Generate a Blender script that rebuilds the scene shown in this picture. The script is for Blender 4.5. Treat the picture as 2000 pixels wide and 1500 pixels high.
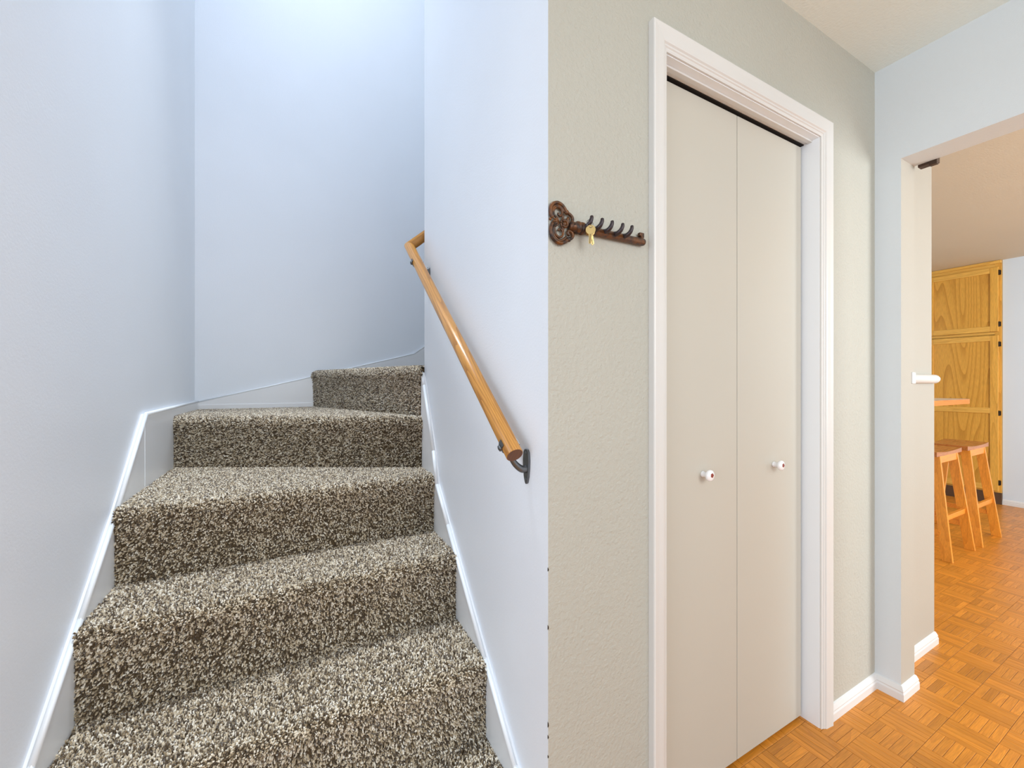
import bpy, bmesh, math, random
import numpy as np
from mathutils import Vector, Matrix

random.seed(7)
rng = np.random.default_rng(7)
for o in list(bpy.data.objects):
    bpy.data.objects.remove(o, do_unlink=True)
scene = bpy.context.scene
COL = scene.collection

# ------------------------------------------------------------------ camera
TH = math.radians(28.271)
cam_d = bpy.data.cameras.new('camera')
cam_d.sensor_width = 36.0
cam_d.lens = 801.03 / 2000.0 * 36.0
cam_d.clip_start = 0.01
cam = bpy.data.objects.new('camera', cam_d)
COL.objects.link(cam)
cam.location = (0, 0, 1.2015)
cam.rotation_euler = (math.pi / 2, 0, -TH)
scene.camera = cam

# ------------------------------------------------------------------ world, lights, exposure
world = bpy.data.worlds.new('world')
scene.world = world
world.use_nodes = True
bg = world.node_tree.nodes['Background']
bg.inputs[0].default_value = (0.90, 0.95, 1.0, 1)
bg.inputs[1].default_value = 0.82

scene.view_settings.view_transform = 'Standard'
scene.view_settings.look = 'None'
scene.view_settings.gamma = 1.0
scene.view_settings.use_curve_mapping = False
scene.view_settings.exposure = 0.16


def area(name, loc, target, sx, sy, power, color):
    d = bpy.data.lights.new(name, 'AREA')
    d.shape = 'RECTANGLE'
    d.size, d.size_y = sx, sy
    d.energy = power
    d.color = color
    o = bpy.data.objects.new(name, d)
    COL.objects.link(o)
    o.location = loc
    o.rotation_euler = (Vector(target) - Vector(loc)).to_track_quat('-Z', 'Y').to_euler()
    return o


# added fill light, no source modelled, at the head of the turned flight
area('upstairs_fill_light', (2.7, 2.2, 4.0), (0.2, 2.0, 2.2), 0.9, 1.2, 9, (0.86, 0.93, 1.0))
# stairwell ceiling fixture (soft downlight on the back wall)
sp = bpy.data.lights.new('stairwell_downlight', 'SPOT')
sp.energy = 10
sp.spot_size = math.radians(62)
sp.spot_blend = 1.0
sp.shadow_soft_size = 0.15
sp.color = (0.92, 0.96, 1.0)
spo = bpy.data.objects.new('stairwell_downlight', sp)
COL.objects.link(spo)
spo.location = (0.40, 1.55, 4.75)
spo.rotation_euler = (Vector((0.33, 2.69, 3.75)) - Vector(spo.location)).to_track_quat('-Z', 'Y').to_euler()
# added fill spot without a fixture, brightens the treads from above
sp2 = bpy.data.lights.new('stair_tread_fill', 'SPOT')
sp2.energy = 300
sp2.spot_size = math.radians(36)
sp2.spot_blend = 0.9
sp2.shadow_soft_size = 0.12
sp2.color = (0.90, 0.95, 1.0)
spo2 = bpy.data.objects.new('stair_tread_fill', sp2)
COL.objects.link(spo2)
spo2.location = (0.03, 1.62, 4.9)
# broad skylight over the stairwell
area('stairwell_skylight', (0.03, 1.2, 4.9), (0.03, 1.2, 0), 0.8, 0.8, 18, (0.88, 0.94, 1.0))
# entry daylight behind the camera
area('entry_window_light', (0.95, -1.9, 2.0), (0.1, 1.5, 1.25), 1.3, 1.5, 32, (1.0, 0.98, 0.95))
# cool daylight from the front window at the left of the hall
area('hall_window_light', (-2.4, -0.7, 1.5), (0.5, 1.1, 1.2), 1.6, 1.5, 34, (0.78, 0.89, 1.0))
# kitchen window (daylight, warm)
area('kitchen_window_light', (4.0, -2.4, 1.5), (4.6, 1.0, 1.1), 2.0, 1.4, 160, (0.94, 0.98, 1.0))

# ------------------------------------------------------------------ fitted dimensions
YC = 0.7538          # closet wall face
XR = 0.4953          # stair side of the closet/stair wall
XL = -0.4473         # left stair wall
YB = 2.689           # stairwell back wall
YE = 1.7025          # far end of the stair wall
XS = 2.0446          # wall with the kitchen opening
WT = 0.1226
YJ = 0.6738          # jamb of the kitchen opening
ZH = 2.061           # head of the kitchen opening
ZC = 2.44            # ceiling
RISE = 0.2134
GO = 0.2381
R1Y = 1.0522         # second riser
XF = 6.2266          # far kitchen cabinet face
DX0, DX1 = 0.862, 1.622   # closet opening
DZ = 2.062

# ------------------------------------------------------------------ materials
def new_mat(name):
    m = bpy.data.materials.new(name)
    m.use_nodes = True
    nt = m.node_tree
    b = nt.nodes['Principled BSDF']
    return m, nt, b


def N(nt, t, **kw):
    n = nt.nodes.new(t)
    for k, v in kw.items():
        setattr(n, k, v)
    return n


def paint(name, col, rough=0.55, bump=0.15, scale=220.0, spec=0.3, mottle=0.03):
    m, nt, b = new_mat(name)
    tc = N(nt, 'ShaderNodeTexCoord')
    n1 = N(nt, 'ShaderNodeTexNoise')
    n1.inputs['Scale'].default_value = scale
    n1.inputs['Detail'].default_value = 3
    nt.links.new(tc.outputs['Object'], n1.inputs['Vector'])
    bp = N(nt, 'ShaderNodeBump')
    bp.inputs['Strength'].default_value = bump
    bp.inputs['Distance'].default_value = 0.0025
    nt.links.new(n1.outputs['Fac'], bp.inputs['Height'])
    nt.links.new(bp.outputs['Normal'], b.inputs['Normal'])
    n2 = N(nt, 'ShaderNodeTexNoise')
    n2.inputs['Scale'].default_value = 2.5
    nt.links.new(tc.outputs['Object'], n2.inputs['Vector'])
    mix = N(nt, 'ShaderNodeMix', data_type='RGBA')
    mix.inputs[6].default_value = (*[c * (1 - mottle) for c in col], 1)
    mix.inputs[7].default_value = (*[min(1, c * (1 + mottle)) for c in col], 1)
    nt.links.new(n2.outputs['Fac'], mix.inputs[0])
    nt.links.new(mix.outputs[2], b.inputs['Base Color'])
    b.inputs['Roughness'].default_value = rough
    b.inputs['Specular IOR Level'].default_value = spec
    return m


def plain(name, col, rough=0.5, metal=0.0, spec=0.5, noise=0.0, scale=40.0):
    m, nt, b = new_mat(name)
    b.inputs['Roughness'].default_value = rough
    b.inputs['Metallic'].default_value = metal
    b.inputs['Specular IOR Level'].default_value = spec
    tc = N(nt, 'ShaderNodeTexCoord')
    n = N(nt, 'ShaderNodeTexNoise')
    n.inputs['Scale'].default_value = scale
    nt.links.new(tc.outputs['Object'], n.inputs['Vector'])
    mix = N(nt, 'ShaderNodeMix', data_type='RGBA')
    mix.inputs[6].default_value = (*[c * (1 - noise) for c in col], 1)
    mix.inputs[7].default_value = (*[min(1, c * (1 + noise)) for c in col], 1)
    nt.links.new(n.outputs['Fac'], mix.inputs[0])
    nt.links.new(mix.outputs[2], b.inputs['Base Color'])
    return m


def wood(name, light, dark, axis='Z', rough=0.35, rings=9.0, fine=1.0, spec=0.5, tone=None, cath=0.0, sat_var=0.25):
    """grain runs along the object's local axis; tone = 'OBJECT' or 'GEOMETRY' reads a per-piece value"""
    m, nt, b = new_mat(name)
    tc = N(nt, 'ShaderNodeTexCoord')
    vec = tc.outputs['Object']
    tn = None
    if tone:
        tn = N(nt, 'ShaderNodeAttribute', attribute_type=tone, attribute_name='tone')
        ml = N(nt, 'ShaderNodeVectorMath', operation='SCALE')
        ml.inputs[0].default_value = (37.0, 91.0, 53.0)
        nt.links.new(tn.outputs['Fac'], ml.inputs['Scale'])
        ad = N(nt, 'ShaderNodeVectorMath', operation='ADD')
        nt.links.new(vec, ad.inputs[0])
        nt.links.new(ml.outputs[0], ad.inputs[1])
        vec = ad.outputs[0]
    st = {'X': (0.06, 1, 1), 'Y': (1, 0.06, 1), 'Z': (1, 1, 0.06)}[axis]
    mp = N(nt, 'ShaderNodeMapping')
    mp.inputs['Scale'].default_value = st
    nt.links.new(vec, mp.inputs['Vector'])
    # fine pores
    n1 = N(nt, 'ShaderNodeTexNoise')
    n1.inputs['Scale'].default_value = 420 * fine
    n1.inputs['Detail'].default_value = 3
    nt.links.new(mp.outputs[0], n1.inputs['Vector'])
    # growth bands
    n2 = N(nt, 'ShaderNodeTexNoise')
    n2.inputs['Scale'].default_value = rings
    n2.inputs['Detail'].default_value = 1.5
    nt.links.new(mp.outputs[0], n2.inputs['Vector'])
    w = N(nt, 'ShaderNodeMath', operation='MULTIPLY')
    w.inputs[1].default_value = 16.0 if not cath else 26.0
    nt.links.new(n2.outputs['Fac'], w.inputs[0])
    fr = N(nt, 'ShaderNodeMath', operation='FRACT')
    nt.links.new(w.outputs[0], fr.inputs[0])
    rp = N(nt, 'ShaderNodeValToRGB')
    rp.color_ramp.elements[0].position = 0.0
    rp.color_ramp.elements[0].color = (1, 1, 1, 1)
    rp.color_ramp.elements[1].position = 1.0
    rp.color_ramp.elements[1].color = (0.0, 0.0, 0.0, 1)
    e = rp.color_ramp.elements.new(0.55)
    e.color = (0.85, 0.85, 0.85, 1)
    nt.links.new(fr.outputs[0], rp.inputs[0])
    mixa = N(nt, 'ShaderNodeMix', data_type='RGBA')
    mixa.inputs[6].default_value = (*dark, 1)
    mixa.inputs[7].default_value = (*light, 1)
    nt.links.new(rp.outputs[0], mixa.inputs[0])
    pr = N(nt, 'ShaderNodeMapRange')
    pr.inputs[1].default_value = 0.35
    pr.inputs[2].default_value = 0.62
    pr.inputs[3].default_value = 0.86
    pr.inputs[4].default_value = 1.06
    nt.links.new(n1.outputs['Fac'], pr.inputs[0])
    fac = pr.outputs[0]
    if tn:
        tm = N(nt, 'ShaderNodeMapRange')
        tm.inputs[3].default_value = 1 - sat_var
        tm.inputs[4].default_value = 1 + sat_var * 0.7
        nt.links.new(tn.outputs['Fac'], tm.inputs[0])
        mm = N(nt, 'ShaderNodeMath', operation='MULTIPLY')
        nt.links.new(tm.outputs[0], mm.inputs[0])
        nt.links.new(fac, mm.inputs[1])
        fac = mm.outputs[0]
    sc = N(nt, 'ShaderNodeVectorMath', operation='SCALE')
    nt.links.new(mixa.outputs[2], sc.inputs[0])
    nt.links.new(fac, sc.inputs['Scale'])
    nt.links.new(sc.outputs[0], b.inputs['Base Color'])
    b.inputs['Roughness'].default_value = rough
    b.inputs['Specular IOR Level'].default_value = spec
    bp = N(nt, 'ShaderNodeBump')
    bp.inputs['Strength'].default_value = 0.08
    bp.inputs['Distance'].default_value = 0.001
    nt.links.new(n1.outputs['Fac'], bp.inputs['Height'])
    nt.links.new(bp.outputs['Normal'], b.inputs['Normal'])
    return m


M = {}
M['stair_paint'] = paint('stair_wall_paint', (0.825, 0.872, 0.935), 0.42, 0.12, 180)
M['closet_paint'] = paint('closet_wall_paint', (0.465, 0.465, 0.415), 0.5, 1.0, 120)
M['far_wall'] = paint('far_wall_paint', (0.68, 0.78, 0.88), 0.5, 0.15, 200)
M['white_wall'] = paint('white_wall_paint', (0.695, 0.76, 0.81), 0.5, 0.15, 200)
M['cream_wall'] = paint('cream_wall_paint', (0.445, 0.43, 0.38), 0.5, 0.15, 200)
M['ceiling'] = paint('ceiling_paint', (0.85, 0.93, 0.91), 0.8, 0.4, 120)
M['kitchen_ceiling'] = paint('kitchen_ceiling_bounce_tint', (0.66, 0.61, 0.49), 0.7, 0.4, 120)  # warm bounce off the floor put into the colour of a white ceiling
M['trim'] = paint('white_trim_paint', (0.84, 0.86, 0.89), 0.3, 0.05, 60, spec=0.5)
M['casing'] = paint('casing_paint', (0.685, 0.69, 0.68), 0.3, 0.05, 60, spec=0.5)
M['bead'] = paint('white_bead_paint', (0.87, 0.92, 0.97), 0.3, 0.04, 60, spec=0.5)
M['base'] = paint('baseboard_paint', (0.74, 0.755, 0.765), 0.3, 0.05, 60, spec=0.5)
M['door'] = paint('door_paint', (0.555, 0.54, 0.48), 0.42, 0.04, 80, spec=0.4, mottle=0.02)
M['dark'] = plain('dark_cavity', (0.012, 0.010, 0.009), 0.9)
M['oak'] = wood('oak_rail', (0.56, 0.27, 0.062), (0.34, 0.145, 0.03), 'Z', 0.28, 14, 1.0)
M['oak_end'] = wood('oak_end_grain', (0.14, 0.05, 0.011), (0.09, 0.03, 0.008), 'X', 0.4, 30)
M['cab_x'] = wood('cabinet_oak_vertical', (0.80, 0.45, 0.085), (0.67, 0.35, 0.058), 'Z', 0.3, 7, 0.8)
M['cab_y'] = wood('cabinet_oak_horizontal', (0.84, 0.50, 0.11), (0.71, 0.39, 0.075), 'Y', 0.3, 9, 0.8)
M['panel'] = wood('cabinet_oak_panel', (0.76, 0.41, 0.075), (0.57, 0.28, 0.045), 'Z', 0.22, 3.2, 0.7, cath=1)
M['stool_seat'] = wood('stool_seat_wood', (0.50, 0.19, 0.05), (0.36, 0.12, 0.03), 'X', 0.25, 10)
M['stool_z'] = wood('stool_leg_wood', (0.82, 0.34, 0.045), (0.70, 0.27, 0.032), 'Z', 0.32, 10)
M['stool_x'] = wood('stool_bar_wood', (0.82, 0.32, 0.04), (0.70, 0.25, 0.03), 'X', 0.32, 10)
M['parq'] = wood('parquet_strip_wood', (0.68, 0.262, 0.030), (0.58, 0.212, 0.024), 'X', 0.33, 16, 0.9, tone='OBJECT', sat_var=0.24)
M['parq_gx'] = wood('parquet_field_wood_a', (0.68, 0.262, 0.030), (0.58, 0.212, 0.024), 'X', 0.33, 16, 0.9, tone='GEOMETRY', sat_var=0.24)
M['parq_gy'] = wood('parquet_field_wood_b', (0.68, 0.262, 0.030), (0.58, 0.212, 0.024), 'Y', 0.33, 16, 0.9, tone='GEOMETRY', sat_var=0.24)
M['grout'] = plain('parquet_joint', (0.10, 0.036, 0.010), 0.8)
M['counter'] = plain('counter_laminate', (0.80, 0.76, 0.70), 0.3, noise=0.04)
M['counter_edge'] = wood('counter_edge_wood', (0.74, 0.25, 0.03), (0.62, 0.19, 0.02), 'X', 0.5, 10)
M['steel'] = plain('pewter_metal', (0.16, 0.17, 0.18), 0.38, 0.9, noise=0.2)
M['hinge'] = plain('dark_bronze_hinge', (0.035, 0.026, 0.02), 0.45, 0.7)
M['brass'] = plain('brass_key_metal', (0.72, 0.52, 0.22), 0.28, 1.0, noise=0.1)
M['porcelain'] = plain('white_porcelain', (0.88, 0.89, 0.92), 0.12, spec=0.6)
M['rose'] = plain('knob_rose_print', (0.28, 0.045, 0.03), 0.25, noise=0.6, scale=300)
M['leafprint'] = plain('knob_leaf_print', (0.30, 0.22, 0.12), 0.25, noise=0.4, scale=300)
M['toe'] = plain('toe_kick_brown', (0.10, 0.055, 0.03), 0.6, noise=0.2)
M['bracket'] = plain('dark_brown_bracket', (0.045, 0.020, 0.008), 0.5, noise=0.3)
M['carpet_back'] = plain('carpet_backing', (0.10, 0.072, 0.042), 0.95, spec=0.1, noise=0.3)


def iron_mat():
    m, nt, b = new_mat('rust_brown_cast_iron')
    tc = N(nt, 'ShaderNodeTexCoord')
    n = N(nt, 'ShaderNodeTexNoise')
    n.inputs['Scale'].default_value = 70
    n.inputs['Detail'].default_value = 4
    nt.links.new(tc.outputs['Object'], n.inputs['Vector'])
    r = N(nt, 'ShaderNodeValToRGB')
    r.color_ramp.elements[0].position = 0.38
    r.color_ramp.elements[0].color = (0.035, 0.022, 0.018, 1)
    r.color_ramp.elements[1].position = 0.62
    r.color_ramp.elements[1].color = (0.17, 0.062, 0.014, 1)
    nt.links.new(n.outputs['Fac'], r.inputs[0])
    nt.links.new(r.outputs[0], b.inputs['Base Color'])
    b.inputs['Roughness'].default_value = 0.38
    b.inputs['Metallic'].default_value = 0.25
    return m


M['iron'] = iron_mat()
M['iron_dark'] = plain('dark_iron_hook', (0.045, 0.035, 0.04), 0.35, 0.5, noise=0.2)


def carpet_mat():
    m, nt, b = new_mat('carpet_pile_yarn')
    a = N(nt, 'ShaderNodeAttribute', attribute_type='GEOMETRY', attribute_name='yarn')
    r = N(nt, 'ShaderNodeValToRGB')
    cr = r.color_ramp
    cr.elements[0].position = 0.0
    cr.elements[0].color = (0.06, 0.038, 0.018, 1)
    cr.elements[1].position = 1.0
    cr.elements[1].color = (0.93, 0.88, 0.77, 1)
    for p, c in ((0.22, (0.12, 0.080, 0.040, 1)), (0.5, (0.36, 0.275, 0.165, 1)), (0.78, (0.70, 0.60, 0.44, 1))):
        e = cr.elements.new(p)
        e.color = c
    nt.links.new(a.outputs['Fac'], r.inputs[0])
    nt.links.new(r.outputs[0], b.inputs['Base Color'])
    b.inputs['Roughness'].default_value = 0.9
    b.inputs['Specular IOR Level'].default_value = 0.15
    b.inputs['Sheen Weight'].default_value = 0.6
    b.inputs['Sheen Roughness'].default_value = 0.5
    return m


M['carpet'] = carpet_mat()

# ------------------------------------------------------------------ object helpers
def tag(o, label=None, cat=None, group=None, kind=None):
    if label:
        o['label'] = label
    if cat:
        o['category'] = cat
    if group:
        o['group'] = group
    if kind:
        o['kind'] = kind
    return o


def empty(name, loc=(0, 0, 0), rz=0.0):
    o = bpy.data.objects.new(name, None)
    o.empty_display_size = 0.05
    COL.objects.link(o)
    o.location = loc
    o.rotation_euler = (0, 0, rz)
    return o


def link(name, me, parent=None, loc=None):
    o = bpy.data.objects.new(name, me)
    COL.objects.link(o)
    if parent is not None:
        o.parent = parent
    if loc is not None:
        o.location = loc
    return o


def finish(name, bm, mats, parent=None, smooth=False, loc=(0, 0, 0), bevel=0.0, segs=2):
    """bm is in the coordinates of the parent; loc = where the object's own origin sits in them"""
    if bevel:
        bmesh.ops.bevel(bm, geom=[e for e in bm.edges], offset=bevel, segments=segs, affect='EDGES', profile=0.5)
    bmesh.ops.recalc_face_normals(bm, faces=bm.faces)
    if any(loc):
        bmesh.ops.translate(bm, verts=bm.verts, vec=-Vector(loc))
    me = bpy.data.meshes.new(name)
    bm.to_mesh(me)
    bm.free()
    if not isinstance(mats, (list, tuple)):
        mats = [mats]
    for m in mats:
        me.materials.append(m)
    if smooth:
        for p in me.polygons:
            p.use_smooth = True
    return link(name, me, parent, loc)


def box(bm, x0, x1, y0, y1, z0, z1, mi=0):
    v = [bm.verts.new(c) for c in ((x0, y0, z0), (x1, y0, z0), (x1, y1, z0), (x0, y1, z0),
                                   (x0, y0, z1), (x1, y0, z1), (x1, y1, z1), (x0, y1, z1))]
    fs = []
    for q in ((0, 3, 2, 1), (4, 5, 6, 7), (0, 1, 5, 4), (1, 2, 6, 5), (2, 3, 7, 6), (3, 0, 4, 7)):
        f = bm.faces.new([v[i] for i in q])
        f.material_index = mi
        fs.append(f)
    return fs


def boxes(name, lst, mat, parent=None, bevel=0.0, loc=(0, 0, 0), segs=2):
    bm = bmesh.new()
    for b in lst:
        box(bm, *b)
    return finish(name, bm, mat, parent, bevel=bevel, loc=loc, segs=segs)


def prism(bm, pts, vec, mi=0):
    """extrude planar polygon pts by vec"""
    vec = Vector(vec)
    a = [bm.verts.new(p) for p in pts]
    b = [bm.verts.new(Vector(p) + vec) for p in pts]
    n = len(pts)
    fs = [bm.faces.new(a), bm.faces.new(b[::-1])]
    for i in range(n):
        j = (i + 1) % n
        fs.append(bm.faces.new([a[i], b[i], b[j], a[j]]))
    for f in fs:
        f.material_index = mi
    return fs


def tube(bm, pts, rad, n=10, cap=True, flat=1.0, flat_axis=None):
    """sweep a circle along pts; rad scalar or list"""
    pts = [Vector(p) for p in pts]
    if not isinstance(rad, (list, tuple)):
        rad = [rad] * len(pts)
    rings = []
    up = None
    for i, p in enumerate(pts):
        t = (pts[min(i + 1, len(pts) - 1)] - pts[max(i - 1, 0)]).normalized()
        if up is None:
            up = Vector((0, 0, 1)) if abs(t.z) < 0.9 else Vector((1, 0, 0))
        u = (up - t * up.dot(t)).normalized()
        w = t.cross(u)
        up = u
        ring = []
        for k in range(n):
            a = 2 * math.pi * k / n
            d = (u * math.cos(a) + w * math.sin(a)) * rad[i]
            if flat_axis is not None:
                fa = Vector(flat_axis)
                d = d - fa * d.dot(fa) * (1 - flat)
            ring.append(bm.verts.new(p + d))
        rings.append(ring)
    for r0, r1 in zip(rings[:-1], rings[1:]):
        for k in range(n):
            bm.faces.new([r0[k], r0[(k + 1) % n], r1[(k + 1) % n], r1[k]])
    if cap:
        bm.faces.new(rings[0][::-1])
        bm.faces.new(rings[-1])
    return rings


def lathe(bm, prof, origin, axis, n=20):
    """prof list of (dist along axis, radius)"""
    ax = Vector(axis).normalized()
    up = Vector((0, 0, 1)) if abs(ax.z) < 0.9 else Vector((1, 0, 0))
    u = (up - ax * up.dot(ax)).normalized()
    w = ax.cross(u)
    rings = []
    for d, r in prof:
        c = Vector(origin) + ax * d
        rings.append([bm.verts.new(c + (u * math.cos(2 * math.pi * k / n) + w * math.sin(2 * math.pi * k / n)) * r) for k in range(n)])
    for r0, r1 in zip(rings[:-1], rings[1:]):
        for k in range(n):
            bm.faces.new([r0[k], r0[(k + 1) % n], r1[(k + 1) % n], r1[k]])
    bm.faces.new(rings[0][::-1])
    bm.faces.new(rings[-1])


def sphere(bm, c, r, sx=1, sy=1, sz=1, u=12, v=8):
    mat = Matrix.Translation(Vector(c)) @ Matrix.Diagonal((r * sx, r * sy, r * sz, 1))
    bmesh.ops.create_uvsphere(bm, u_segments=u, v_segments=v, radius=1.0, matrix=mat)


def arc(c, r, a0, a1, n, y=0.0, rz=None):
    """points on an arc in the x-z plane"""
    rz = r if rz is None else rz
    return [Vector((c[0] + r * math.cos(math.radians(a0 + (a1 - a0) * i / n)), y,
                    c[1] + rz * math.sin(math.radians(a0 + (a1 - a0) * i / n)))) for i in range(n + 1)]


def smooth_path(pts, k=4):
    """Catmull-Rom through pts"""
    P = [Vector(p) for p in pts]
    P = [2 * P[0] - P[1]] + P + [2 * P[-1] - P[-2]]
    out = []
    for i in range(1, len(P) - 2):
        for j in range(k):
            t = j / k
            a, b, c, d = P[i - 1], P[i], P[i + 1], P[i + 2]
            out.append(0.5 * (2 * b + (c - a) * t + (2 * a - 5 * b + 4 * c - d) * t * t + (3 * b - a - 3 * c + d) * t ** 3))
    out.append(P[-2])
    return out


# ================================================================== ROOM SHELL
def wall(name, bxs, mat, label, kind='structure', cat='wall'):
    o = boxes(name, bxs, mat)
    tag(o, label, cat, kind=kind)
    return o


ZT = 5.0
wall('wall_left', [(XL - 0.12, XL, YC - 0.12, YB + 0.12, -0.02, ZT)], M['stair_paint'], 'pale blue white wall on the left of the carpeted stairs')
wall('wall_front_left', [(-3.2, XL - 0.12, YC - 0.12, YC, 0, ZC)], M['white_wall'], 'white hall wall to the left of the stair opening')
wall('wall_back', [(XL, 3.0, YB, YB + 0.12, 0, ZT)], M['stair_paint'], 'pale blue white wall behind the top of the stairs')
wall('wall_landing', [(XR + 0.1, 3.0, YE - 0.1, YE, 0, ZT)], M['stair_paint'], 'white wall beside the upper flight hidden around the corner')
wall('wall_stair', [(XR, XR + 0.1, YC + 0.1, YE, 0, ZT)], M['stair_paint'],
     'pale blue white wall carrying the wooden handrail')
wall('wall_front_upper', [(XL, XR + 0.1, YC - 0.12, YC, ZC + 0.02, ZT)], M['stair_paint'], 'upper stairwell wall above the entry')
wall('ceiling_upper', [(XL, 3.0, YC, YB, ZT, ZT + 0.05)], M['stair_paint'], 'white ceiling high above the stairwell', cat='ceiling')

# closet wall: faces towards the stair are stair paint
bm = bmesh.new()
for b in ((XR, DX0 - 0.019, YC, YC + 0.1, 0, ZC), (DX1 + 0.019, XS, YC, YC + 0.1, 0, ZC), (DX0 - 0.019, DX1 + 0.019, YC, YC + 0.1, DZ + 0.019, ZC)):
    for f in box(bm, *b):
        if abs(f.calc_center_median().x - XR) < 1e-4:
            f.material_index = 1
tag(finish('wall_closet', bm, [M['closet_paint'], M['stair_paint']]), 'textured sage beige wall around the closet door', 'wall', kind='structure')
wc = bpy.data.objects['wall_closet']
for zc, hh in ((0.795, 0.004), (0.668, 0.005), (0.455, 0.006), (0.428, 0.004), (0.385, 0.003)):
    bm = bmesh.new()
    pts = [(XR - 0.0006, YC - 0.0006, zc - hh), (XR + 0.0015, YC - 0.0006, zc - hh * 0.4), (XR + 0.0008, YC - 0.0006, zc + hh * 0.5), (XR - 0.0006, YC - 0.0006, zc + hh)]
    prism(bm, pts, (0, 0.002, 0))
    finish('paint_chip', bm, M['hinge'], wc)
# closet interior
wall('wall_closet_interior', [(0.60, 2.0, 1.50, 1.55, 0, ZC), (2.0, 2.04, YC + 0.1, 1.55, 0, ZC)], M['white_wall'], 'unlit back wall inside the closet')

wall('wall_opening', [(XS, XS + WT, YJ, YC + 0.1, 0, ZC), (XS, XS + WT, -0.10, YJ, ZH, ZC), (XS, XS + WT, -2.5, -0.10, 0, ZC)], M['white_wall'],  # unseen full-height stretch on the right added to cut kitchen light spill
     'white wall and header around the kitchen opening')
wo = bpy.data.objects['wall_opening']
wo.data.materials.append(M['cream_wall'])
for p_ in wo.data.polygons:          # reveals coloured darker cream to stand in for the kitchen light on them
    if abs(p_.normal.y) > 0.9:
        p_.material_index = 1
wall('wall_passage', [(XS + WT, 2.6156, YC, YC + 0.1, 0, ZC), (2.5156, 2.6156, YC + 0.1, 2.6, 0, ZC)], M['cream_wall'],
     'short cream wall just inside the kitchen opening')
wall('wall_kitchen_far', [(XF + 0.02, XF + 0.12, -2.5, 1.285, 0, ZC), (XF + 0.62, XF + 0.7, 1.2, 2.7, 0, ZC)], M['far_wall'],
     'white kitchen wall to the right of the oak cabinet')
wall('wall_kitchen_left', [(2.6, XF + 0.7, 2.6, 2.7, 0, ZC)], M['white_wall'], 'kitchen wall behind the bar')
wall('wall_kitchen_right', [(XS, XF + 0.7, -2.6, -2.5, 0, ZC)], M['cream_wall'], 'kitchen wall opposite the bar')
wall('ceiling', [(XL, XS + 0.01, -1.5, YC, ZC, ZC + 0.02)], M['ceiling'], 'beige white textured hall ceiling', cat='ceiling')
wall('ceiling_kitchen', [(XS + 0.02, XF + 0.7, -2.5, 2.7, ZC, ZC + 0.02)], M['kitchen_ceiling'], 'kitchen ceiling beyond the opening, tinted cream for warm floor bounce', cat='ceiling')

# ------------------------------------------------------------------ parquet floor
floor = boxes('floor', [(-3.2, XF + 0.7, -2.5, 2.7, -0.03, -0.0016)], M['grout'])
tag(floor, 'honey coloured parquet floor in basket weave blocks', 'floor', kind='structure')
BL = 0.1185
NS = 5
BX, BY = 1.9655, 0.6735


def project(x, y, z):
    d = x * math.sin(TH) + y * math.cos(TH)
    u = x * math.cos(TH) - y * math.sin(TH)
    if d < 0.05:
        return None
    return 1000 + 801.03 * u / d, 749.15 - 801.03 * (z - 1.2015) / d, d


def hidden(x, y):
    """is the floor point behind the closet wall / jamb / stairs"""
    if y > YC - 0.012 and x < XS:
        return not (DX0 < x < DX1 and y < 0.86)
    # sight line from (0,0) to (x,y) crossing the wall strips
    if x > XS:
        yc = y * XS / x
        if yc > YJ:
            return True
        xc = 2.63
        if x > xc and y * xc / x > YC:
            return True
        if x < xc and y > YC - 0.012:
            return True
    return False


cands = []
for i in range(-14, 37):
    for j in range(-12, 12):
        along_x = (i + j) % 2 != 0
        for k in range(NS):
            off = (k + 0.5) * BL / NS
            if along_x:
                cx, cy_ = BX + (i + 0.5) * BL, BY + j * BL + off
            else:
                cx, cy_ = BX + i * BL + off, BY + (j + 0.5) * BL
            p = project(cx, cy_, 0)
            if p is None or cx < 0.9 or cx > XF + 0.3:
                continue
            if not (-60 < p[0] < 2070 and 0 < p[1] < 1560) or hidden(cx, cy_):
                continue
            cands.append((p[2], cx, cy_, along_x, i, j, k))
cands.sort()
tone_of = {}
sm = []
for v in range(3):
    bm = bmesh.new()
    L2, W2 = BL / 2 - 0.0006, BL / NS / 2 - 0.0005
    t = 0.0
    c = 0.0006
    top = [bm.verts.new(q) for q in ((-L2 + c, -W2 + c, t), (L2 - c, -W2 + c, t), (L2 - c, W2 - c, t), (-L2 + c, W2 - c, t))]
    mid = [bm.verts.new(q) for q in ((-L2, -W2, t - 0.0005), (L2, -W2, t - 0.0005), (L2, W2, t - 0.0005), (-L2, W2, t - 0.0005))]
    bot = [bm.verts.new((q.co.x, q.co.y, -0.0016)) for q in mid]
    bm.faces.new(top)
    for r0, r1 in ((top, mid), (mid, bot)):
        for k in range(4):
            bm.faces.new([r0[k], r1[k], r1[(k + 1) % 4], r0[(k + 1) % 4]])
    bmesh.ops.recalc_face_normals(bm, faces=bm.faces)
    me = bpy.data.meshes.new('parquet_strip')
    bm.to_mesh(me)
    bm.free()
    me.materials.append(M['parq'])
    sm.append(me)


def strip_tone():
    t = random.gauss(0.55, 0.2)
    if random.random() < 0.10:
        t -= 0.35
    return min(1.0, max(0.0, t))


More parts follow.
